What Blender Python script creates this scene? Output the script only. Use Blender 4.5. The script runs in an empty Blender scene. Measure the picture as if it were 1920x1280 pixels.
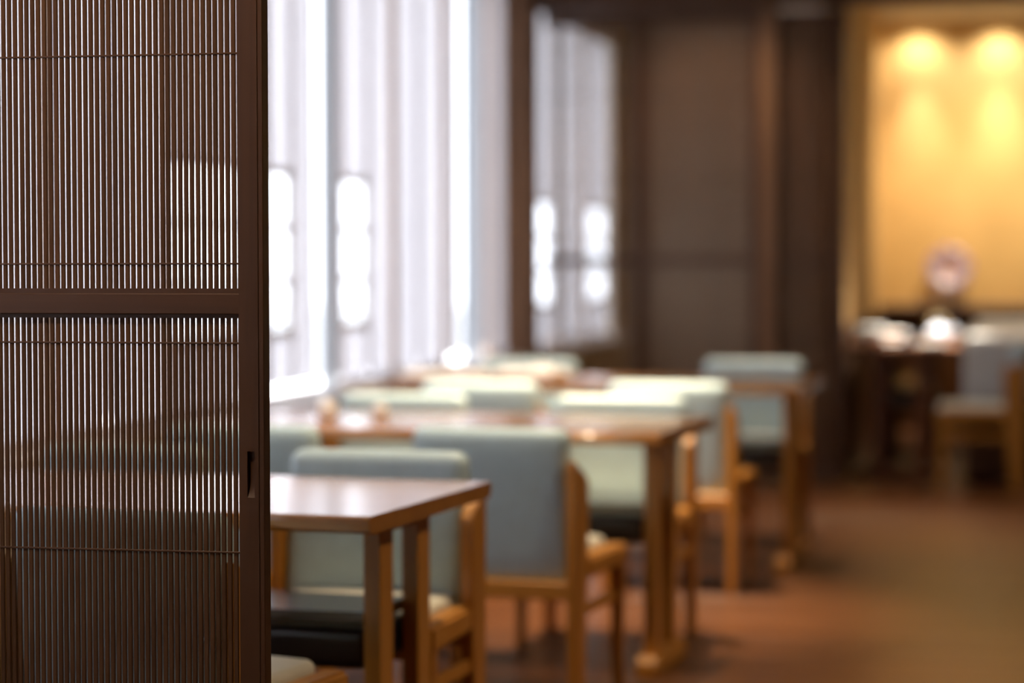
import bpy, bmesh, math, random
from mathutils import Vector, Matrix
R = math.radians
random.seed(7)
SC = bpy.context.scene
COL = SC.collection

# ------------------------------------------------------------------ camera, world, lights, exposure
CAM_H = 1.187
YAW, PITCH, ROLL = R(11.71), R(2.02), 0.002
cam_data = bpy.data.cameras.new('camera')
cam = bpy.data.objects.new('camera', cam_data); COL.objects.link(cam)
cam_data.lens = 85.0; cam_data.sensor_width = 36.0
cam_data.clip_start = 0.05; cam_data.clip_end = 400
cam.location = (0, 0, CAM_H)
cam.rotation_euler = (Matrix.Rotation(YAW, 3, 'Z') @ Matrix.Rotation(R(90) - PITCH, 3, 'X') @ Matrix.Rotation(-ROLL, 3, 'Z')).to_euler()
cam_data.dof.use_dof = True
cam_data.dof.focus_distance = 3.80
cam_data.dof.aperture_fstop = 1.7
SC.camera = cam

SC.view_settings.view_transform = 'Standard'
SC.view_settings.look = 'None'
SC.view_settings.gamma = 1.0
SC.view_settings.use_curve_mapping = False
SC.view_settings.exposure = 0.55
SC.cycles.use_denoising = True
SC.cycles.max_bounces = 10
SC.cycles.diffuse_bounces = 5
SC.cycles.transparent_max_bounces = 24
SC.cycles.sample_clamp_indirect = 6.0
SC.cycles.caustics_reflective = False
SC.cycles.caustics_refractive = False

world = bpy.data.worlds.new('overcast_sky'); SC.world = world
world.use_nodes = True
wn = world.node_tree.nodes; wl = world.node_tree.links
bgn = wn['Background']
bgn.inputs['Color'].default_value = (0.92, 0.94, 1.0, 1)
bgn.inputs['Strength'].default_value = 10.5

def spot(name, loc, target, watts, size_deg, color=(1.0, 0.62, 0.30), blend=0.8, radius=0.05):
    l = bpy.data.lights.new(name, 'SPOT'); l.energy = watts; l.color = color
    l.spot_size = R(size_deg); l.spot_blend = blend; l.shadow_soft_size = radius
    o = bpy.data.objects.new(name, l); COL.objects.link(o); o.location = loc
    o.rotation_euler = (Vector(target) - Vector(loc)).to_track_quat('-Z', 'Y').to_euler()
    return o
# recessed downlights of the dining room (their cans are above the frame) and added fill spots
WARM = (1.0, 0.76, 0.50)
for (x, y, w, sz) in [(-1.5, 2.75, 60, 120), (0.9, 1.4, 10, 120), (1.1, 4.4, 8, 100), (-1.35, 5.80, 120, 90), (-1.5, 8.05, 540, 54), (-0.2, 8.3, 12, 80),  # first entry is an unseen fill added to lift the reed door front
                      (-1.2, 6.9, 60, 80), (-2.0, 9.6, 260, 40), (-1.1, 10.6, 120, 80), (-0.75, 10.9, 85, 45), (0.4, 11.0, 22, 80), (1.3, 8.3, 8, 90)]:  # second entry here is a fill added to whiten the back table's window end
    spot('downlight_or_fill', (x, y, 2.76), (x, y, 0), w, sz, WARM)
spot('downlight_or_fill', (-1.55, 12.25, 2.76), (-1.55, 12.4, 0), 28, 120, WARM)  # unseen fill added to brighten the slatted back screens
spot('downlight_or_fill', (-1.9, 14.6, 2.76), (-1.9, 14.8, 0), 30, 110, WARM)
spot('downlight_or_fill', (1.5, 5.1, 2.76), (-1.1, 4.95, 0.6), 90, 50, WARM)  # unseen side fill added to warm the front table's right faces
spot('downlight_or_fill', (1.5, 7.4, 2.76), (-1.0, 7.2, 0.6), 80, 50, WARM)  # second added side fill, aimed at the middle table's right end
# wall washers in the far room and the lamp over its table
for x in (-0.64, -0.10, 0.44):
    spot('wall_washer', (x, 16.79, 2.77), (x, 16.82, 1.2), 15, 150, (1.0, 0.90, 0.72), 1.0, 0.02)
    spot('wall_washer', (x, 16.76, 2.77), (x, 16.86, 1.2), 60, 46, (1.0, 0.94, 0.80), 1.0, 0.02)
spot('wall_washer', (-0.10, 15.6, 2.76), (-0.10, 16.95, 1.1), 130, 90, (1.0, 0.76, 0.46), 1.0, 0.05)
spot('table_lamp_beam', (-0.50, 13.6, 2.74), (-0.52, 13.5, 0.7), 1000, 28, (1.0, 0.90, 0.74), 0.7, 0.04)
spot('table_lamp_beam', (0.30, 14.0, 2.74), (0.3, 14.0, 0.7), 70, 80, (1.0, 0.85, 0.68), 0.7, 0.04)

# ------------------------------------------------------------------ materials
def new_mat(name):
    m = bpy.data.materials.new(name); m.use_nodes = True
    nt = m.node_tree
    return m, nt.nodes, nt.links, nt.nodes['Principled BSDF']

def wood(name, dark, light, axis='X', rough=0.45, scale=1.0, coat=0.0, bump=0.15, spec=0.5):
    m, n, l, p = new_mat(name)
    tc = n.new('ShaderNodeTexCoord'); mp = n.new('ShaderNodeMapping')
    s = [26 * scale] * 3; s['XYZ'.index(axis)] = 1.3 * scale
    mp.inputs['Scale'].default_value = s
    oi = n.new('ShaderNodeObjectInfo')
    ad = n.new('ShaderNodeVectorMath'); ad.operation = 'ADD'
    ml = n.new('ShaderNodeMath'); ml.operation = 'MULTIPLY'; ml.inputs[1].default_value = 37.0
    l.new(oi.outputs['Random'], ml.inputs[0])
    l.new(tc.outputs['Object'], mp.inputs['Vector']); l.new(mp.outputs['Vector'], ad.inputs[0]); l.new(ml.outputs[0], ad.inputs[1])
    nz = n.new('ShaderNodeTexNoise'); nz.inputs['Scale'].default_value = 1.0; nz.inputs['Detail'].default_value = 6; nz.inputs['Roughness'].default_value = 0.6
    nz.inputs['Distortion'].default_value = 0.6
    l.new(ad.outputs[0], nz.inputs['Vector'])
    cr = n.new('ShaderNodeValToRGB'); cr.color_ramp.elements[0].position = 0.3; cr.color_ramp.elements[1].position = 0.7
    cr.color_ramp.elements[0].color = (*dark, 1); cr.color_ramp.elements[1].color = (*light, 1)
    l.new(nz.outputs['Fac'], cr.inputs['Fac']); l.new(cr.outputs['Color'], p.inputs['Base Color'])
    p.inputs['Roughness'].default_value = rough
    p.inputs['Specular IOR Level'].default_value = spec
    if coat:
        p.inputs['Coat Weight'].default_value = coat; p.inputs['Coat Roughness'].default_value = 0.19; p.inputs['Coat IOR'].default_value = 1.5 + 0.35 * coat
    b = n.new('ShaderNodeBump'); b.inputs['Strength'].default_value = bump; b.inputs['Distance'].default_value = 0.001
    l.new(nz.outputs['Fac'], b.inputs['Height']); l.new(b.outputs['Normal'], p.inputs['Normal'])
    return m

def plain(name, col, rough=0.6, var=0.06, scale=8.0, bump=0.1, spec=0.5, dist=0.002):
    m, n, l, p = new_mat(name)
    tc = n.new('ShaderNodeTexCoord'); nz = n.new('ShaderNodeTexNoise')
    nz.inputs['Scale'].default_value = scale; nz.inputs['Detail'].default_value = 5
    l.new(tc.outputs['Object'], nz.inputs['Vector'])
    cr = n.new('ShaderNodeValToRGB')
    cr.color_ramp.elements[0].color = (*[c * (1 - var) for c in col], 1)
    cr.color_ramp.elements[1].color = (*[min(1, c * (1 + var)) for c in col], 1)
    cr.color_ramp.elements[0].position = 0.3; cr.color_ramp.elements[1].position = 0.7
    l.new(nz.outputs['Fac'], cr.inputs['Fac']); l.new(cr.outputs['Color'], p.inputs['Base Color'])
    p.inputs['Roughness'].default_value = rough; p.inputs['Specular IOR Level'].default_value = spec
    if bump:
        b = n.new('ShaderNodeBump'); b.inputs['Strength'].default_value = bump; b.inputs['Distance'].default_value = dist
        l.new(nz.outputs['Fac'], b.inputs['Height']); l.new(b.outputs['Normal'], p.inputs['Normal'])
    return m

M = {}
M['dark_v'] = wood('dark_stained_wood_vertical', (0.062, 0.024, 0.008), (0.100, 0.040, 0.013), 'Z', 0.42)
M['dark_h'] = wood('dark_stained_wood_horizontal', (0.062, 0.024, 0.008), (0.100, 0.040, 0.013), 'X', 0.42)
M['slat'] = wood('reed_brown', (0.062, 0.027, 0.011), (0.13, 0.058, 0.023), 'Z', 0.6, spec=0.25)
M['post_wood'] = wood('brown_post_wood', (0.17, 0.085, 0.038), (0.25, 0.125, 0.055), 'Z', 0.5)
M['oak_v'] = wood('honey_oak_vertical', (0.42, 0.170, 0.022), (0.56, 0.255, 0.040), 'Z', 0.42, coat=0.5)
M['oak_x'] = wood('honey_oak_lengthwise', (0.42, 0.170, 0.022), (0.56, 0.255, 0.040), 'X', 0.42)
M['oak_y'] = wood('honey_oak_crosswise', (0.42, 0.170, 0.022), (0.56, 0.255, 0.040), 'Y', 0.42)
M['top'] = wood('lacquered_tabletop_wood', (0.36, 0.142, 0.022), (0.48, 0.205, 0.036), 'X', 0.30, 0.7, coat=1.0, bump=0.04)
M['shelf'] = wood('dark_lacquered_shelf', (0.030, 0.018, 0.010), (0.050, 0.030, 0.014), 'X', 0.25, 0.7, coat=1.0, bump=0.03)
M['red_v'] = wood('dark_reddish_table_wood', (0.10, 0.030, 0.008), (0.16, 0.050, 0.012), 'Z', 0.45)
M['board'] = wood('floorboard_wood', (0.066, 0.023, 0.007), (0.150, 0.053, 0.014), 'X', 0.36, 0.5, coat=0.10, bump=0.1, spec=0.35)
M['leather'] = plain('sage_leather', (0.49, 0.66, 0.72), 0.42, 0.05, 30, 0.25, 0.5, 0.001)
M['seatpad'] = plain('cream_leather', (0.72, 0.70, 0.58), 0.42, 0.05, 30, 0.25, 0.5, 0.001)
M['black'] = plain('black_lacquer', (0.008, 0.008, 0.012), 0.30, 0.1, 12, 0.05, 0.9)
M['plaster'] = plain('ochre_plaster', (0.66, 0.44, 0.18), 0.9, 0.05, 5, 0.3)
M['wall'] = plain('beige_wall_plaster', (0.42, 0.34, 0.26), 0.9, 0.05, 5, 0.3)
M['ceil'] = plain('ceiling_paint', (0.55, 0.50, 0.44), 0.9, 0.03, 5, 0.1)
M['white_wood'] = wood('pale_window_wood', (0.60, 0.55, 0.52), (0.74, 0.70, 0.68), 'Z', 0.5)
M['mullion'] = wood('taupe_window_wood', (0.44, 0.32, 0.24), (0.56, 0.42, 0.32), 'Z', 0.5)
M['porcelain'] = plain('white_porcelain', (0.88, 0.88, 0.87), 0.12, 0.02, 10, 0.0)
M['bluepor'] = plain('pale_blue_porcelain', (0.62, 0.70, 0.86), 0.12, 0.08, 14, 0.0)
M['cloth'] = plain('white_linen', (0.82, 0.81, 0.79), 0.85, 0.03, 40, 0.3)
M['greyfab'] = plain('light_grey_upholstery', (0.50, 0.50, 0.50), 0.8, 0.06, 25, 0.3)
M['gravel'] = plain('pale_gravel', (0.55, 0.55, 0.54), 0.95, 0.15, 30, 0.4, 0.3, 0.01)
M['metal'] = plain('brass', (0.55, 0.40, 0.18), 0.3, 0.05, 20, 0.0)

def glass_mat(name, tint=(0.97, 0.98, 1.0)):
    m = bpy.data.materials.new(name); m.use_nodes = True; n = m.node_tree.nodes; l = m.node_tree.links
    n.clear()
    o = n.new('ShaderNodeOutputMaterial'); t = n.new('ShaderNodeBsdfTransparent'); g = n.new('ShaderNodeBsdfGlossy'); mx = n.new('ShaderNodeMixShader'); f = n.new('ShaderNodeValue')
    t.inputs['Color'].default_value = (*tint, 1); g.inputs['Roughness'].default_value = 0.02; f.outputs[0].default_value = 0.07
    l.new(f.outputs[0], mx.inputs[0]); l.new(t.outputs[0], mx.inputs[1]); l.new(g.outputs[0], mx.inputs[2]); l.new(mx.outputs[0], o.inputs['Surface'])
    return m
M['glass'] = glass_mat('tinted_window_glass', (0.52, 0.528, 0.54))
def paper_mat(name, c0, c1):
    m = bpy.data.materials.new(name); m.use_nodes = True; n = m.node_tree.nodes; l = m.node_tree.links
    n.clear()
    o = n.new('ShaderNodeOutputMaterial'); t = n.new('ShaderNodeBsdfTranslucent'); d = n.new('ShaderNodeBsdfDiffuse'); mx = n.new('ShaderNodeMixShader')
    tc = n.new('ShaderNodeTexCoord'); nz = n.new('ShaderNodeTexNoise'); nz.inputs['Scale'].default_value = 3.0
    mp = n.new('ShaderNodeMapping'); mp.inputs['Scale'].default_value = (4, 4, 0.3)
    cr = n.new('ShaderNodeValToRGB'); cr.color_ramp.elements[0].color = (*c0, 1); cr.color_ramp.elements[1].color = (*c1, 1)
    l.new(tc.outputs['Object'], mp.inputs[0]); l.new(mp.outputs[0], nz.inputs['Vector']); l.new(nz.outputs['Fac'], cr.inputs['Fac']); l.new(cr.outputs['Color'], t.inputs['Color'])
    d.inputs['Color'].default_value = (0.60, 0.58, 0.57, 1); mx.inputs[0].default_value = 0.25
    l.new(t.outputs[0], mx.inputs[1]); l.new(d.outputs[0], mx.inputs[2]); l.new(mx.outputs[0], o.inputs['Surface'])
    return m
M['film'] = paper_mat('translucent_window_film', (0.365, 0.36, 0.372), (0.45, 0.443, 0.455))
M['film_taupe'] = paper_mat('taupe_window_film', (0.29, 0.278, 0.28), (0.35, 0.335, 0.34))
M['film_white'] = paper_mat('white_sheer_fabric', (0.24, 0.25, 0.262), (0.29, 0.302, 0.316))

def plate_mat():
    m, n, l, p = new_mat('painted_porcelain_plate')
    tc = n.new('ShaderNodeTexCoord'); sx = n.new('ShaderNodeSeparateXYZ'); l.new(tc.outputs['Object'], sx.inputs[0])
    at = n.new('ShaderNodeMath'); at.operation = 'ARCTAN2'; l.new(sx.outputs['Z'], at.inputs[0]); l.new(sx.outputs['X'], at.inputs[1])
    ml = n.new('ShaderNodeMath'); ml.operation = 'MULTIPLY'; ml.inputs[1].default_value = 8; l.new(at.outputs[0], ml.inputs[0])
    si = n.new('ShaderNodeMath'); si.operation = 'SINE'; l.new(ml.outputs[0], si.inputs[0])
    ln = n.new('ShaderNodeVectorMath'); ln.operation = 'LENGTH'; l.new(tc.outputs['Object'], ln.inputs[0])
    m2 = n.new('ShaderNodeMath'); m2.operation = 'MULTIPLY_ADD'; m2.inputs[1].default_value = 0.12
    l.new(si.outputs[0], m2.inputs[0])
    s3 = n.new('ShaderNodeMath'); s3.operation = 'MULTIPLY'; s3.inputs[1].default_value = 5.6; l.new(ln.outputs['Value'], s3.inputs[0]); l.new(s3.outputs[0], m2.inputs[2])
    cr = n.new('ShaderNodeValToRGB'); cr.color_ramp.interpolation = 'CONSTANT'
    e = cr.color_ramp.elements
    e[0].position = 0; e[0].color = (0.42, 0.13, 0.10, 1)
    e[1].position = 0.25; e[1].color = (0.48, 0.40, 0.40, 1)
    for pos, c in [(0.45, (0.30, 0.34, 0.62)), (0.6, (0.48, 0.40, 0.40)), (0.72, (0.38, 0.12, 0.10)), (0.85, (0.22, 0.26, 0.55)), (0.96, (0.10, 0.06, 0.05))]:
        x = e.new(pos); x.color = (*c, 1)
    l.new(m2.outputs[0], cr.inputs['Fac']); l.new(cr.outputs['Color'], p.inputs['Base Color']); p.inputs['Roughness'].default_value = 0.25
    return m
M['plate'] = plate_mat()

# ------------------------------------------------------------------ helpers
def link(name, me, parent=None, mat=None):
    if mat is not None: me.materials.append(mat)
    o = bpy.data.objects.new(name, me); COL.objects.link(o)
    if parent is not None: o.parent = parent
    return o
def fin(bm, name, mat, parent=None, smooth=False, loc=None):
    bmesh.ops.recalc_face_normals(bm, faces=bm.faces)
    me = bpy.data.meshes.new(name); bm.to_mesh(me); bm.free()
    if smooth:
        for p in me.polygons: p.use_smooth = True
    o = link(name, me, parent, mat)
    if loc: o.location = loc
    return o
def add_box(bm, x0, x1, y0, y1, z0, z1, bevel=0.0, seg=1):
    vs = [bm.verts.new((x, y, z)) for x in (x0, x1) for y in (y0, y1) for z in (z0, z1)]
    idx = [(0, 1, 3, 2), (4, 6, 7, 5), (0, 4, 5, 1), (2, 3, 7, 6), (0, 2, 6, 4), (1, 5, 7, 3)]
    fs = [bm.faces.new([vs[i] for i in f]) for f in idx]
    if bevel:
        es = list({e for f in fs for e in f.edges})
        bmesh.ops.bevel(bm, geom=es, offset=bevel, segments=seg, affect='EDGES', profile=0.5, clamp_overlap=True)
    return vs
def box(name, b, mat, parent=None, bevel=0.0, seg=1):
    bm = bmesh.new(); add_box(bm, *b, bevel=bevel, seg=seg); return fin(bm, name, mat, parent)
def boxes(name, bs, mat, parent=None, bevel=0.0):
    bm = bmesh.new()
    for b in bs: add_box(bm, *b, bevel=bevel)
    return fin(bm, name, mat, parent)
def prism_x(bm, x0, x1, prof):            # profile in (y, z)
    a = [bm.verts.new((x0, y, z)) for y, z in prof]; b = [bm.verts.new((x1, y, z)) for y, z in prof]
    n = len(prof)
    bm.faces.new(a); bm.faces.new(b[::-1])
    for i in range(n): bm.faces.new((a[i], b[i], b[(i + 1) % n], a[(i + 1) % n]))
def lathe(bm, prof, seg=24, cx=0, cy=0, z0=0):
    rings = []
    for r, z in prof:
        if r < 1e-5: rings.append([bm.verts.new((cx, cy, z0 + z))])
        else: rings.append([bm.verts.new((cx + r * math.cos(2 * math.pi * k / seg), cy + r * math.sin(2 * math.pi * k / seg), z0 + z)) for k in range(seg)])
    for a, b in zip(rings, rings[1:]):
        for k in range(seg):
            k2 = (k + 1) % seg
            if len(a) == 1 and len(b) == 1: continue
            if len(a) == 1: bm.faces.new((a[0], b[k], b[k2]))
            elif len(b) == 1: bm.faces.new((a[k], b[0], a[k2]))
            else: bm.faces.new((a[k], b[k], b[k2], a[k2]))
def rounded(name, sx, sy, sz, r, mat, parent=None, fn=None, n=9):
    """cushion: a box with rounded edges, then an optional deformation fn(x,y,z)->(x,y,z)"""
    bm = bmesh.new()
    h = (sx / 2, sy / 2, sz / 2)
    def pts(hh):
        rr = min(r, hh * 0.98)
        k = [hh - rr + rr * math.sin(t * math.pi / 8) * 1.0 for t in range(0, 5)]
        inner = [(hh - rr) * (i / 4) for i in range(0, 4)]
        pos = inner + k
        return [-v for v in reversed(pos[1:])] + pos
    ax = [pts(v) for v in h]
    cache = {}
    def vert(p):
        key = tuple(round(c, 6) for c in p)
        if key in cache: return cache[key]
        q = []
        rr = [min(r, hh * 0.98) for hh in h]; d = []
        for i in range(3):
            c = max(-(h[i] - rr[i]), min(h[i] - rr[i], p[i])); q.append(c); d.append((p[i] - c) / rr[i])
        L = math.sqrt(sum(v * v for v in d)); mx = max(abs(v) for v in d)
        if L > 0:
            s = mx / L
            # even out the arc parameter on the cube-to-sphere mapping
            d = [v * s for v in d]
        out = [q[i] + d[i] * rr[i] for i in range(3)]
        if fn: out = fn(*out)
        cache[key] = bm.verts.new(out); return cache[key]
    for a in range(3):
        b, c = (a + 1) % 3, (a + 2) % 3
        for s in (-1, 1):
            for i in range(len(ax[b]) - 1):
                for j in range(len(ax[c]) - 1):
                    q = []
                    for (u, v) in ((i, j), (i + 1, j), (i + 1, j + 1), (i, j + 1)):
                        p = [0, 0, 0]; p[a] = s * h[a]; p[b] = ax[b][u]; p[c] = ax[c][v]; q.append(vert(p))
                    try: bm.faces.new(q)
                    except ValueError: pass
    return fin(bm, name, mat, parent, True)
def tag(o, label, cat, group=None, kind=None):
    o['label'] = label; o['category'] = cat
    if group: o['group'] = group
    if kind: o['kind'] = kind
    return o
def empty(name, loc=(0, 0, 0), rz=0.0):
    o = bpy.data.objects.new(name, None); COL.objects.link(o); o.location = loc; o.rotation_euler = (0, 0, rz); o.empty_display_size = 0.1
    return o
def struct(o): o['kind'] = 'structure'; return o
def copy_tree(o, parent=None):
    c = o.copy(); COL.objects.link(c); c.parent = parent
    for ch in o.children: copy_tree(ch, c)
    return c

# ------------------------------------------------------------------ setting
H = 2.79
WX = -2.69                                   # window wall
fl = struct(empty('floor'))
sub = box('subfloor', (-3.0, 3.3, -2.2, 20.0, -0.08, -0.018), M['dark_h'], fl)
# floorboards run across the room, staggered, each its own piece
bw = 0.125; y = 1.5; row = 0
mesh_cache = {}
while y < 17.2:
    x = -2.68 - random.random() * 0.9
    if y < 3.4 or y > 13.2: L0 = 5.0
    else: L0 = 1.85
    while x < 3.2:
        L = L0
        xa, xb = max(x, -2.66), min(x + L - 0.002, 3.2)
        if xb - xa > 0.05:
            key = (round(xb - xa, 3))
            if key not in mesh_cache:
                bm = bmesh.new(); add_box(bm, 0, xb - xa, 0, bw - 0.0022, -0.018, 0.0, bevel=0.0012)
                bmesh.ops.recalc_face_normals(bm, faces=bm.faces)
                me = bpy.data.meshes.new('floorboard'); bm.to_mesh(me); bm.free(); me.materials.append(M['board']); mesh_cache[key] = me
            o = bpy.data.objects.new('floorboard', mesh_cache[key]); COL.objects.link(o); o.parent = fl
            o.location = (xa, y, random.uniform(-0.0008, 0.0))
        x += L
    y += bw; row += 1
struct(box('ceiling', (-3.0, 3.3, -2.2, 20.0, H, H + 0.1), M['ceil']))
struct(box('wall_right', (3.2, 3.35, -2.2, 20.0, -0.02, H), M['wall']))
struct(box('wall_rear', (-3.0, 3.3, -2.3, -2.15, -0.02, H), M['wall']))
struct(box('ground', (-60, -2.95, -30, 60, -0.5, -0.1), M['gravel']))

# window wall: solid stretch near the camera, low wall and header along the windows
PIT = 0.98
Y0 = 9.42 - 9 * PIT                          # 0.60
NB = 16
YE = Y0 + NB * PIT
wl_o = struct(boxes('wall_left', [(-2.74, WX, -2.2, Y0, -0.02, H), (-2.74, WX, Y0, YE + 0.04, -0.02, 0.62), (-2.74, WX, Y0, YE + 0.04, 2.66, H), (-2.74, WX, YE + 0.04, 20.0, -0.02, H)], M['wall']))
struct(box('trim_1', (WX - 0.02, WX + 0.13, Y0 - 0.02, YE + 0.02, 0.62, 0.65), M['white_wood'], None, 0.004))    # sill board
for k in range(NB):
    ya = Y0 + k * PIT; yb = ya + PIT
    w = struct(empty('window_%d' % (k + 1), (WX, ya, 0.65)))
    # coordinates below are local to the bay
    boxes('frame', [(-0.05, -0.001, 0.02, PIT - 0.02, 0.0, 0.022), (-0.05, -0.001, 0.02, PIT - 0.02, 1.96, 2.01)], M['white_wood'], w, 0.003)
    box('post', (-0.035, 0.016, -0.018, 0.018, 0.0, 2.01), M['mullion'], w, 0.004)
    # some bays have a clear three-light opening between the translucent panes
    c0, c1 = {7: (0.05, 0.80), 8: (0.14, 0.45), 9: (0.16, 0.58), 13: (0.30, 0.93), 15: (0.05, 0.93)}.get(k, (0, 0))
    if c1:
        for m_ in (c0 - 0.012, c1 + 0.012):
            box('mullion', (-0.035, -0.003, m_ - 0.012, m_ + 0.012, 0.05, 1.96), M['white_wood'], w)
        for z in (0.25, 0.445, 0.65, 0.855):
            box('muntin', (-0.034, -0.005, c0, c1, z - 0.011, z + 0.011), M['white_wood'], w)
        panes = [(0.022, c0 - 0.024, 0.022, 1.96), (c0, c1, 0.022, 0.239), (c0, c1, 0.866, 1.96), (c1 + 0.024, PIT - 0.022, 0.022, 1.96)]
        for z0, z1 in ((0.261, 0.434), (0.456, 0.639), (0.661, 0.844)):
            box('clear_pane', (-0.018, -0.014, c0, c1, z0, z1), M['glass'], w)
    else:
        if k != 11: box('mullion', (-0.035, -0.003, 0.478, 0.502, 0.05, 1.96), M['white_wood'], w)
        panes = [(0.022, 0.478, 0.022, 1.96), (0.502, PIT - 0.022, 0.022, 1.96)]
    if k in (8, 11):                                    # unfilmed glass behind the sheer strips
        g0, g1 = (0.72, 0.955) if k == 8 else (0.29, 0.73)
        box('mullion', (-0.035, -0.003, g0 - 0.012, g0 + 0.006, 0.05, 1.96), M['white_wood'], w)
        box('clear_pane', (-0.018, -0.014, g0 + 0.006, g1, 0.05, 1.96), M['glass'], w)
        panes = ([(0.022, 0.116, 0.05, 1.96), (0.14, 0.45, 0.05, 0.239), (0.14, 0.45, 0.866, 1.96), (0.474, g0 - 0.012, 0.05, 1.96)] if k == 8
                 else [(0.022, g0 - 0.012, 0.05, 1.96), (g1, PIT - 0.022, 0.05, 1.96)])
    for (a, b, c, d) in panes:
        if b - a > 0.02: box('frosted_pane', (-0.018, -0.014, a, b, c, d), M['film_taupe'] if k in (7, 12) else M['film'], w)

# sheer curtain strips drawn beside two of the posts
for i, (ya, yb, lab) in enumerate([(9.17, 9.39, 'narrow white sheer curtain strip between the two bright window openings'), (11.68, 12.10, 'white sheer curtain strip nearest the corner pillar')]):
    bm = bmesh.new(); n = 28; lo = None
    for j in range(n + 1):
        yy = ya + (yb - ya) * j / n; xx = WX + 0.022 + 0.008 * math.sin(j * 1.35)
        cur = (bm.verts.new((xx, yy, 0.652)), bm.verts.new((xx, yy, 2.66)))
        if lo: bm.faces.new((lo[0], cur[0], cur[1], lo[1]))
        lo = cur
    c_ = fin(bm, 'sheer_curtain', M['film_white'], None, True); tag(c_, lab, 'curtain')
# back wall: corner pillar, beam, post, jamb
BY = 12.83
struct(box('trim_2', (-2.69, -2.535, BY - 0.06, BY + 0.10, 0.0, H), M['post_wood'], None, 0.004))
struct(box('trim_3', (-2.535, 3.2, BY - 0.04, BY + 0.09, 2.50, H), M['dark_h'], None, 0.004))
struct(box('trim_4', (-1.315, -1.225, BY - 0.05, BY + 0.10, 0.0, 2.50), M['post_wood'], None, 0.004))
struct(box('trim_5', (-0.905, -0.868, BY - 0.04, BY + 0.10, 0.0, 2.50), M['dark_v'], None, 0.003))
struct(box('trim_6', (-2.535, -0.905, BY - 0.05, BY + 0.08, 0.0, 0.03), M['dark_h'], None, 0.003))
# far room beyond the lattices
struct(box('wall_partition', (-1.0, -0.905, BY + 0.10, 16.96, 0.0, H), M['plaster']))
bp = struct(box('wall_end', (WX, -1.0, 16.66, 16.80, 0.0, H), M['wall']))
struct(box('wall_back', (-1.0, 3.2, 16.96, 17.1, 0.0, H), M['plaster']))
struct(box('baseboard_back', (-0.905, 3.2, 16.86, 16.96, 0.0, 0.80), M['dark_h']))
struct(box('trim_7', (-0.905, 3.2, 16.72, 16.96, 0.80, 0.845), M['dark_h'], None, 0.004))
struct(box('baseboard_partition', (-0.905, -0.885, BY + 0.10, 16.72, 0.0, 0.80), M['dark_h']))

# ------------------------------------------------------------------ lattice screens
def lattice(name, x0, x1, y, z0, z1, rails, rods, pitch, sw, stile, depth, parent_label, cat, group=None, left_stile=None, slat_depth=0.004):
    e = empty(name, ((x0 + x1) / 2, y, z0))
    cx = (x0 + x1) / 2
    X0, X1, ZT = x0 - cx, x1 - cx, z1 - z0
    tag(e, parent_label, cat, group)
    for s in (0, 1):
        a = (X0, X0 + stile) if s == 0 else (X1 - stile, X1)
        if s == 0 and left_stile is not None: a = (X0, X0 + left_stile)
        box('stile', (a[0], a[1], -depth / 2, depth / 2, 0, ZT), M['dark_v'], e, 0.0015)
    for (za, zb) in rails:
        box('rail', (X0 + stile, X1 - stile, -depth / 2 + 0.003, depth / 2 - 0.003, za - z0, zb - z0), M['dark_h'], e, 0.0015)
    bm = bmesh.new(); x = X0 + stile + pitch / 2
    while x < X1 - stile - sw / 2:
        add_box(bm, x - sw / 2, x + sw / 2, -slat_depth / 2, slat_depth / 2, 0.02, ZT - 0.02); x += pitch
    s = fin(bm, 'slats', M['slat'], e); s['kind'] = 'stuff'
    for zr in rods:
        box('rod', (X0 + stile, X1 - stile, -slat_depth / 2 - 0.004, slat_depth / 2 + 0.001, zr - z0 - 0.0018, zr - z0 + 0.0018), M['dark_h'], e)
    return e
RAILS = [(0.03, 0.10), (1.14, 1.185), (2.42, 2.495)]
RODS = [0.30, 0.75, 1.08, 1.25, 1.60, 2.05]
lattice('lattice_screen', -2.53, -1.92, BY + 0.045, 0.031, 2.495, RAILS, RODS, 0.0115, 0.0048, 0.045, 0.03,
        'dark slatted screen beside the corner pillar with bright window light showing through', 'screen', left_stile=0.012)
lattice('lattice_screen', -1.99, -1.318, BY + 0.005, 0.031, 2.495, RAILS, RODS, 0.0110, 0.0076, 0.045, 0.03,
        'dark slatted screen in the middle of the back wall, left of the brown post', 'screen')
lattice('lattice_screen', -1.222, -0.908, BY + 0.005, 0.031, 2.47, RAILS[:2] + [(2.40, 2.468)], RODS, 0.0095, 0.0084, 0.03, 0.03,
        'narrow dark slatted screen between the brown post and the ochre room', 'screen')

# foreground sliding reed door, in focus
FY = 3.633
DX1, DX0 = -1.1510, -2.00
fd = empty('sliding_reed_door', ((DX0 + DX1) / 2, FY, 0.012))
tag(fd, 'tall dark brown sliding door of thin vertical reeds in the left foreground', 'sliding door')
cx = fd.location.x
def L(b): return (b[0] - cx, b[1] - cx, b[2], b[3], b[4] - 0.012, b[5] - 0.012)
SX0 = -1.1918                                # left edge of the right stile
ZT = 2.12
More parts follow.
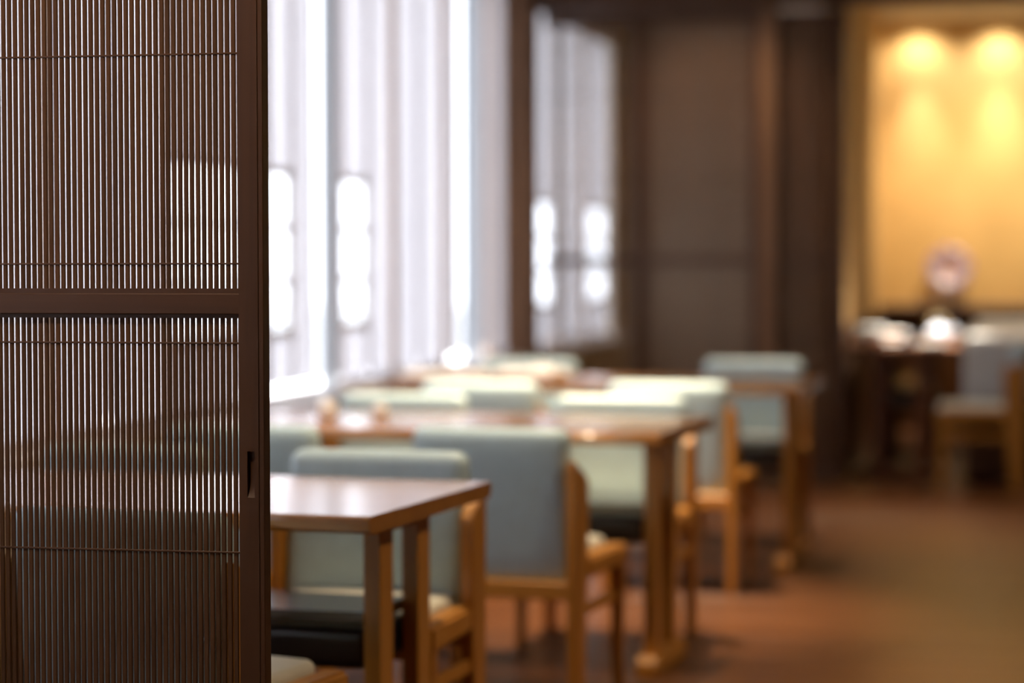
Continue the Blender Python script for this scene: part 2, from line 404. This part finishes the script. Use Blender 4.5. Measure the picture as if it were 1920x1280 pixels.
# right stile with recessed finger pull and a shallow edge groove
px0, px1, pz0, pz1 = -1.1790, -1.1668, 0.808, 0.881
bm = bmesh.new()
for b in [(SX0, px0, 0, 0.031, 0.012, ZT), (px1, -1.1600, 0, 0.031, 0.012, ZT), (px0, px1, 0, 0.031, 0.012, pz0), (px0, px1, 0, 0.031, pz1, ZT), (px0, px1, 0.0085, 0.031, pz0, pz1)]:
    add_box(bm, *L(b))
add_box(bm, *L((-1.1600, -1.1588, 0.0018, 0.0292, 0.012, ZT)))          # groove
add_box(bm, *L((-1.1588, DX1, 0.0, 0.031, 0.012, ZT)), bevel=0.0009)
fin(bm, 'stile', M['dark_v'], fd)
bm = bmesh.new()
n = 12
for i in range(n):                            # scooped back of the finger pull
    t0, t1 = i / n, (i + 1) / n
    f = lambda t: 0.0083 - 0.0080 * max(0, (0.42 - t) / 0.42) ** 2.2
    vs = [bm.verts.new((px0 - cx + 0.0001, f(t0), pz0 + (pz1 - pz0) * t0 - 0.012)), bm.verts.new((px1 - cx - 0.0001, f(t0), pz0 + (pz1 - pz0) * t0 - 0.012)),
          bm.verts.new((px1 - cx - 0.0001, f(t1), pz0 + (pz1 - pz0) * t1 - 0.012)), bm.verts.new((px0 - cx + 0.0001, f(t1), pz0 + (pz1 - pz0) * t1 - 0.012))]
    bm.faces.new(vs)
bmesh.ops.remove_doubles(bm, verts=bm.verts, dist=1e-6)
fin(bm, 'finger_pull', M['dark_v'], fd, True)
box('stile', L((DX0, DX0 + 0.0325 + 0.008, 0, 0.031, 0.012, ZT)), M['dark_v'], fd, 0.0012)
box('rail', L((DX0 + 0.0405, SX0, 0.0045, 0.027, 1.0965, 1.1290)), M['dark_h'], fd, 0.0012)
r2 = box('rail_core', L((DX0 + 0.0405, SX0, 0.0120, 0.0225, 1.0900, 1.1370)), M['dark_h'], fd)
box('rail', L((DX0 + 0.0405, SX0, 0.003, 0.028, 0.012, 0.09)), M['dark_h'], fd, 0.0012)
box('rail', L((DX0 + 0.0405, SX0, 0.003, 0.028, ZT - 0.07, ZT)), M['dark_h'], fd, 0.0012)
PT, SW = 0.00988, 0.0073
bm = bmesh.new(); add_box(bm, -SW / 2, SW / 2, -0.0022, 0.0022, 0.08, ZT - 0.075, bevel=0.0011)
bmesh.ops.recalc_face_normals(bm, faces=bm.faces)
me = bpy.data.meshes.new('slat'); bm.to_mesh(me); bm.free(); me.materials.append(M['slat'])
x = -1.1962 - 0.0017 - SW / 2 + 0.0000
# the narrow strip of reed against the stile
s0 = bpy.data.objects.new('slat', me); COL.objects.link(s0); s0.parent = fd; s0.location = (SX0 - 0.0018 - cx, 0.0160, 0)
k = 0
x = SX0 - 0.0018 - PT
while x > DX0 + 0.043:
    o = bpy.data.objects.new('slat', me); COL.objects.link(o); o.parent = fd
    o.location = (x - cx + random.uniform(-0.00022, 0.00022), 0.0160 + random.uniform(-0.0003, 0.0003), 0)
    x -= PT
for z in (0.27, 0.40, 0.7190, 1.0505, 1.1760, 1.5065, 1.84):
    bm = bmesh.new(); add_box(bm, DX0 + 0.0405 - cx, SX0 - cx, 0.0122, 0.0160, z - 0.012 - 0.0015, z - 0.012 + 0.0015, bevel=0.0006)
    fin(bm, 'rod', M['dark_h'], fd)
# floor track and head beam the door slides in
struct(box('trim_8', (-2.69, 2.0, FY - 0.02, FY + 0.05, 0.0, 0.011), M['dark_h'], None, 0.002))
struct(box('trim_9', (-2.69, 3.2, FY - 0.04, FY + 0.075, 2.125, 2.25), M['dark_h'], None, 0.003))

# ------------------------------------------------------------------ dining chair (faces +Y, origin on the floor)
def make_chair():
    c = empty('dining_chair')
    def bend(x, y, z):
        return (x, y - 0.012 * (x / 0.2) ** 2 * -1 + 0.010 - (0.02 * (z / 0.2)), z)
    b = rounded('back_cushion', 0.412, 0.072, 0.400, 0.032, M['leather'], c, bend); b.location = (0, -0.182, 0.545)
    s = rounded('seat_pad', 0.378, 0.405, 0.05, 0.018, M['seatpad'], c, lambda x, y, z: (x, y, z + (0.006 * (1 - (x / 0.19) ** 2) if z > 0 else 0))); s.location = (0, 0.022, 0.402)
    for sg in (-1, 1):
        # rear post: a board whose top is cut on a slant, running down as the rear leg
        bm = bmesh.new()
        a, d = (0.207, 0.235) if sg > 0 else (-0.235, -0.207)
        prism_x(bm, a, d, [(-0.205, 0.0), (-0.140, 0.0), (-0.105, 0.36), (-0.100, 0.600), (-0.120, 0.622), (-0.218, 0.665), (-0.214, 0.40)])
        bmesh.ops.recalc_face_normals(bm, faces=bm.faces)
        bmesh.ops.bevel(bm, geom=list(bm.edges), offset=0.004, segments=2, affect='EDGES')
        fin(bm, 'post', M['oak_v'], c)
        # front leg, tapering and slightly curved
        bm = bmesh.new(); rings = []
        for z, w, dy in [(0.0, 0.024, 0.010), (0.12, 0.027, 0.003), (0.25, 0.031, 0.0), (0.36, 0.038, 0.0)]:
            xc = sg * 0.226; yc = 0.205 + dy
            rings.append([bm.verts.new((xc + i * w / 2, yc + j * w / 2, z)) for i, j in ((-1, -1), (1, -1), (1, 1), (-1, 1))])
        for r0, r1 in zip(rings, rings[1:]):
            for i in range(4): bm.faces.new((r0[i], r0[(i + 1) % 4], r1[(i + 1) % 4], r1[i]))
        bm.faces.new(rings[0]); bm.faces.new(rings[-1])
        fin(bm, 'leg', M['oak_v'], c)
        bm = bmesh.new(); vs = []
        for yy, xi, xo in ((-0.106, 0.188, 0.235), (0.232, 0.194, 0.250)):
            for zz in (0.350, 0.408):
                for xx in (xi, xo): vs.append(bm.verts.new((sg * xx, yy, zz)))
        for f in ((0, 1, 3, 2), (4, 6, 7, 5), (0, 4, 5, 1), (2, 3, 7, 6), (0, 2, 6, 4), (1, 5, 7, 3)): bm.faces.new([vs[i] for i in f])
        bmesh.ops.recalc_face_normals(bm, faces=bm.faces)
        bmesh.ops.bevel(bm, geom=list(bm.edges), offset=0.008, segments=3, affect='EDGES')
        fin(bm, 'side_rail', M['oak_y'], c)
        xs = sg * 0.219
        box('stretcher', (xs - 0.009, xs + 0.009, -0.150, 0.200, 0.255, 0.283), M['oak_y'], c, 0.003)
    box('front_rail', (-0.190, 0.190, 0.190, 0.226, 0.335, 0.392), M['oak_x'], c, 0.005)
    box('rear_rail', (-0.207, 0.207, -0.205, -0.165, 0.305, 0.352), M['oak_x'], c, 0.004)
    return c
GC = 'sage dining chairs round the tables'
chair0 = make_chair()
used = [False]
def chair(x, y, rz, label, group=GC):
    o = chair0 if not used[0] else copy_tree(chair0)
    used[0] = True
    o.location = (x, y, 0); o.rotation_euler = (0, 0, R(rz)); o.scale = (1.03, 1, 1); tag(o, label, 'chair', group)
    return o
chair(-1.508, 4.185, -8, 'sage chair behind the reed door, its seat corner tucked under the front table')
chair(-2.13, 4.22, 0, 'sage chair seen only through the reeds, at the window end of the front table')
chair(-1.428, 5.162, 180 - 4, 'sage chair facing the camera across the front table, above its right corner')
chair(-2.07, 5.24, 180 - 4, 'sage chair on the far side of the front table, seen only through the reeds')
chair(-1.302, 6.285, -6.5, 'large grey-green chair back turned to the camera at the right of the middle table')
chair(-1.985, 6.28, -2.5, 'sage chair at the window end of the middle table, cut by the reed door stile')
chair(-1.222, 7.388, 180 - 2, 'pale chair facing the camera over the right end of the middle table')
chair(-1.935, 7.400, 180 - 2, 'pale chair facing the camera over the window end of the middle table')
chair(-1.180, 8.610, -2, 'grey-green chair back turned to the camera before the right end of the back table')
chair(-1.850, 8.560, -1, 'grey-green chair back turned to the camera before the window end of the back table')
chair(-1.085, 10.130, 180 - 1, 'cream topped chair facing the camera against the dark back screens')
chair(-2.035, 9.98, 180 - 1, 'sunlit white looking chair beyond the back table, beside the window corner')
chair(-0.145, 12.60, 90, 'chair at the right edge of the frame, side on to the dish-laden table')

# ------------------------------------------------------------------ tables
def make_table(W, D=0.75, seed=1, F=0.24):
    t = empty('dining_table')
    rnd = random.Random(seed)
    ph = [rnd.uniform(0, 6.28) for _ in range(4)]
    bm = bmesh.new(); N = 60; prev = None
    for i in range(N + 1):
        x = -W / 2 + W * i / N
        wv = 0.006 * math.sin(x * 16 + ph[0]) + 0.003 * math.sin(x * 37 + ph[1])
        wz = 0.004 * math.sin(x * 19 + ph[2]) + 0.002 * math.sin(x * 41 + ph[3])
        fade = min(1, i / 5, (N - i) / 5); wv *= fade; wz *= fade
        y0 = -D / 2; y1 = D / 2
        sec = [(y0 + 0.010 + wv, 0.700), (y0 + 0.003 + wv, 0.6965), (y0 + wv * 0.5, 0.688), (y0 + 0.004 + wv * 0.5, 0.672 + wz), (y0 + 0.018, 0.6655),
               (y1 - 0.018, 0.6655), (y1 - 0.004 - wv * .5, 0.672 + wz), (y1 - wv * 0.5, 0.688), (y1 - 0.003 - wv, 0.6965), (y1 - 0.010 - wv, 0.700)]
        ring = [bm.verts.new((x, a, b)) for a, b in sec]
        if prev:
            for k in range(len(sec)):
                k2 = (k + 1) % len(sec); bm.faces.new((prev[k], prev[k2], ring[k2], ring[k]))
        else: bm.faces.new(ring)
        prev = ring
    bm.faces.new(prev)
    fin(bm, 'tabletop', M['top'], t)
    for sg in (-1, 1):
        xo = sg * (W / 2 - 0.060); xi = xo - sg * 0.037
        a, b = min(xo, xi), max(xo, xi)
        box('leg', (a, b, -0.153, -0.080, 0.055, 0.665), M['oak_v'], t, 0.003)
        box('leg', (a, b, 0.070, 0.143, 0.055, 0.665), M['oak_v'], t, 0.003)
        bm = bmesh.new(); prism_x(bm, a - 0.012, b + 0.012, [(-F, 0), (F, 0), (F, 0.035), (F - 0.02, 0.055), (-F + 0.02, 0.055), (-F, 0.035)])
        bmesh.ops.recalc_face_normals(bm, faces=bm.faces); bmesh.ops.bevel(bm, geom=list(bm.edges), offset=0.003, segments=1, affect='EDGES')
        fin(bm, 'foot', M['oak_y'], t)
        box('crossbar', (a + 0.002, b - 0.002, -0.155, 0.15, 0.640, 0.6655), M['oak_y'], t, 0.002)
    xi = W / 2 - 0.060 - 0.037
    box('shelf', (-xi, xi, -0.125, 0.125, 0.458, 0.480), M['shelf'], t, 0.002)
    s = rounded('lower_tray', 2 * xi - 0.01, 0.27, 0.078, 0.015, M['black'], t); s.location = (0, 0, 0.405); s['label'] = 'glossy black tray under the table'
    return t
def table(W, corner, rz, label, seed, F):
    t = make_table(W, 0.75, seed, F)
    off = Matrix.Rotation(R(rz), 2) @ Vector((-W / 2, 0.375))
    t.location = (corner[0] + off[0], corner[1] + off[1], 0); t.rotation_euler = (0, 0, R(rz))
    tag(t, label, 'table', 'honey wood dining tables in a row')
    return t
table(1.36, (-1.178, 4.362), -5.6, 'front wooden table with a wavy edge, its corner just right of the reed door', 1, 0.156)
table(1.46, (-0.945, 6.550), -4.4, 'middle wooden table between the front and the back one, bare top', 2, 0.205)
table(1.62, (-0.767, 8.981), -2.3, 'back wooden table of the row, nearest the dark screens', 3, 0.30)

# far table laid with dishes, long side running away from the camera
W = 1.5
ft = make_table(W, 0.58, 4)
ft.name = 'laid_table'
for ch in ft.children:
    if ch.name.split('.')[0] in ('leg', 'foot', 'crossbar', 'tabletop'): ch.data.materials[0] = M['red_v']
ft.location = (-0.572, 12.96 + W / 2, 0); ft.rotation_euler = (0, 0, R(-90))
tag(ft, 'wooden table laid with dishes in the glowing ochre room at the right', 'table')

# ------------------------------------------------------------------ things on the tables
def bowl(name, loc, r, h, mat, label, cat='bowl', group=None):
    t = 0.004
    bm = bmesh.new()
    prof = [(0, 0), (r * 0.45, 0), (r * 0.45, 0.008), (r * 0.75, h * 0.35), (r * 0.95, h * 0.75), (r, h), (r - t, h), (r * 0.9 - t, h * 0.72), (r * 0.65, h * 0.35), (r * 0.3, 0.014), (0, 0.012)]
    lathe(bm, prof)
    o = fin(bm, name, mat, None, True); o.location = loc; return tag(o, label, cat, group)
def plate(name, loc, r, mat, label, group=None):
    bm = bmesh.new(); lathe(bm, [(0, 0), (r * 0.6, 0), (r * 0.65, 0.006), (r, 0.018), (r, 0.021), (r * 0.65, 0.010), (r * 0.6, 0.006), (0, 0.005)], 32)
    o = fin(bm, name, mat, None, True); o.location = loc; return tag(o, label, 'plate', group)
def teapot(loc, r, mat, label):
    e = empty('teapot', loc); tag(e, label, 'teapot')
    bm = bmesh.new(); lathe(bm, [(0, 0), (r * 0.6, 0), (r * 0.95, r * 0.5), (r, r * 0.9), (r * 0.8, r * 1.35), (r * 0.45, r * 1.5), (0, r * 1.5)]); fin(bm, 'body', mat, e, True)
    bm = bmesh.new(); lathe(bm, [(r * 0.45, r * 1.5), (r * 0.42, r * 1.58), (r * 0.12, r * 1.66), (r * 0.15, r * 1.8), (0, r * 1.86)]); fin(bm, 'lid', mat, e, True)
    bm = bmesh.new(); bmesh.ops.create_cone(bm, cap_ends=True, segments=12, radius1=r * 0.22, radius2=r * 0.12, depth=r * 1.0, matrix=Matrix.Translation((r * 1.15, 0, r * 1.1)) @ Matrix.Rotation(R(50), 4, 'Y')); fin(bm, 'spout', mat, e, True)
    bm = bmesh.new()
    pr = None
    for i in range(17):
        a = math.pi * i / 16
        c = Vector((-math.cos(a) * r * 0.8, 0, r * 1.4 + math.sin(a) * r * 0.9))
        nrm = Vector((-math.cos(a), 0, math.sin(a)))
        ring = [bm.verts.new(c + 0.005 * (nrm * math.cos(q) + Vector((0, 1, 0)) * math.sin(q))) for q in (0, 1.57, 3.14, 4.71)]
        if pr:
            for k2 in range(4): bm.faces.new((pr[k2], pr[(k2 + 1) % 4], ring[(k2 + 1) % 4], ring[k2]))
        pr = ring
    fin(bm, 'handle', M['metal'], e, True)
    return e
TZ = 0.7005
bowl('bowl', (-0.745, 13.22, TZ), 0.085, 0.075, M['porcelain'], 'large white bowl shining brightest at the left of the laid table')
bowl('bowl', (-0.745, 13.22, TZ + 0.030), 0.075, 0.070, M['porcelain'], 'second white bowl nested in the large one on the laid table')
bowl('cup', (-0.812, 13.03, TZ), 0.036, 0.055, M['porcelain'], 'small cream cup at the near left corner of the laid table', 'cup')
bowl('cup', (-0.545, 13.06, TZ), 0.042, 0.065, M['bluepor'], 'pale blue cup at the near edge of the laid table', 'cup')
teapot((-0.405, 13.62, TZ), 0.062, M['bluepor'], 'pale blue teapot at the right of the laid table')
plate('plate', (-0.62, 13.35, TZ), 0.11, M['porcelain'], 'flat white plate between the bowls and the teapot on the laid table')
plate('plate', (-0.43, 13.20, TZ), 0.09, M['porcelain'], 'small white plate at the near right of the laid table')
bowl('bowl', (-0.34, 13.90, TZ), 0.075, 0.06, M['porcelain'], 'white bowl at the far right of the laid table behind the teapot')
bowl('bowl', (-0.66, 13.75, TZ), 0.08, 0.06, M['porcelain'], 'white bowl in the middle distance of the laid table')
# pots on the window end of the middle table
def jar(loc, r, h, label):
    e = empty('condiment_jar', loc); tag(e, label, 'jar', 'condiment jars on the middle table')
    bm = bmesh.new(); lathe(bm, [(0, 0), (r * 0.8, 0), (r, h * 0.15), (r, h * 0.75), (r * 0.7, h * 0.92), (0, h * 0.92)]); fin(bm, 'body', M['porcelain'], e, True)
    bm = bmesh.new(); lathe(bm, [(r * 0.72, h * 0.92), (r * 0.6, h * 1.0), (r * 0.15, h * 1.04), (r * 0.15, h * 1.12), (0, h * 1.14)]); fin(bm, 'lid', M['porcelain'], e, True)
jar((-2.00, 6.93, TZ), 0.032, 0.060, 'white porcelain jar on the middle table, nearer the window')
jar((-1.86, 7.02, TZ), 0.026, 0.045, 'lower white porcelain jar on the middle table, right of its taller neighbour')
# folded linen on the back table
def folded(loc, sx, sy, hh, rz, label, bump=0.0):
    o = rounded('folded_cloth', sx, sy, hh, hh * 0.45, M['cloth'], None, lambda x, y, z: (x, y, z + hh / 2 + (bump * math.exp(-((x - 0.05) / 0.06) ** 2 - (y / 0.06) ** 2) if z > 0 else 0) + (0.004 * math.sin(x * 40) * math.sin(y * 33) if z > 0 else 0)))
    o.location = loc; o.rotation_euler = (0, 0, R(rz)); return tag(o, label, 'cloth', 'folded cloths on the back table')
folded((-2.195, 9.30, TZ), 0.34, 0.22, 0.030, 6, 'folded white cloth at the window end of the back table')
folded((-1.87, 9.38, TZ), 0.26, 0.22, 0.036, -8, 'folded white cloth with a raised fold, toward the middle of the back table', 0.02)

# decorative plate standing on the ledge
st = empty('display_plate', (-0.43, 16.80, 0.8455)); tag(st, 'round painted plate in pinks and blues standing on the ledge of the ochre wall', 'plate')
bm = bmesh.new(); lathe(bm, [(0, 0.004), (0.09, 0.004), (0.10, 0.012), (0.155, 0.026), (0.157, 0.022), (0.10, 0.0), (0, 0.0)], 40)
d = fin(bm, 'dish', M['plate'], st, True)
# turn the dish upright inside its own mesh so its painted face looks down the room
d.data.transform(Matrix.Rotation(R(80), 4, 'X')); d.location = (0, 0, 0.245)
boxes('stand', [(-0.075, -0.060, -0.045, 0.06, 0, 0.012), (0.060, 0.075, -0.045, 0.06, 0, 0.012), (-0.075, -0.060, -0.045, -0.033, 0, 0.115), (0.060, 0.075, -0.045, -0.033, 0, 0.115),
                (-0.075, 0.075, 0.048, 0.06, 0, 0.012), (-0.008, 0.008, 0.045, 0.058, 0, 0.20), (-0.075, 0.075, -0.045, 0.02, 0.075, 0.087)], M['dark_v'], st, 0.002)

# banquette along the right of the ochre room
bq = empty('banquette', (0.475, 14.6, 0.05)); tag(bq, 'long light grey upholstered bench receding behind the right-hand chair', 'bench')
box('base', (-0.72, 0.60, -1.68, 2.0, -0.05, 0.34), M['dark_h'], bq, 0.01)
for i in range(5):
    y0 = -1.68 + i * 0.735
    c = rounded('seat_cushion', 1.34, 0.730, 0.36, 0.05, M['greyfab'], bq); c.location = (-0.06, y0 + 0.37, 0.52)
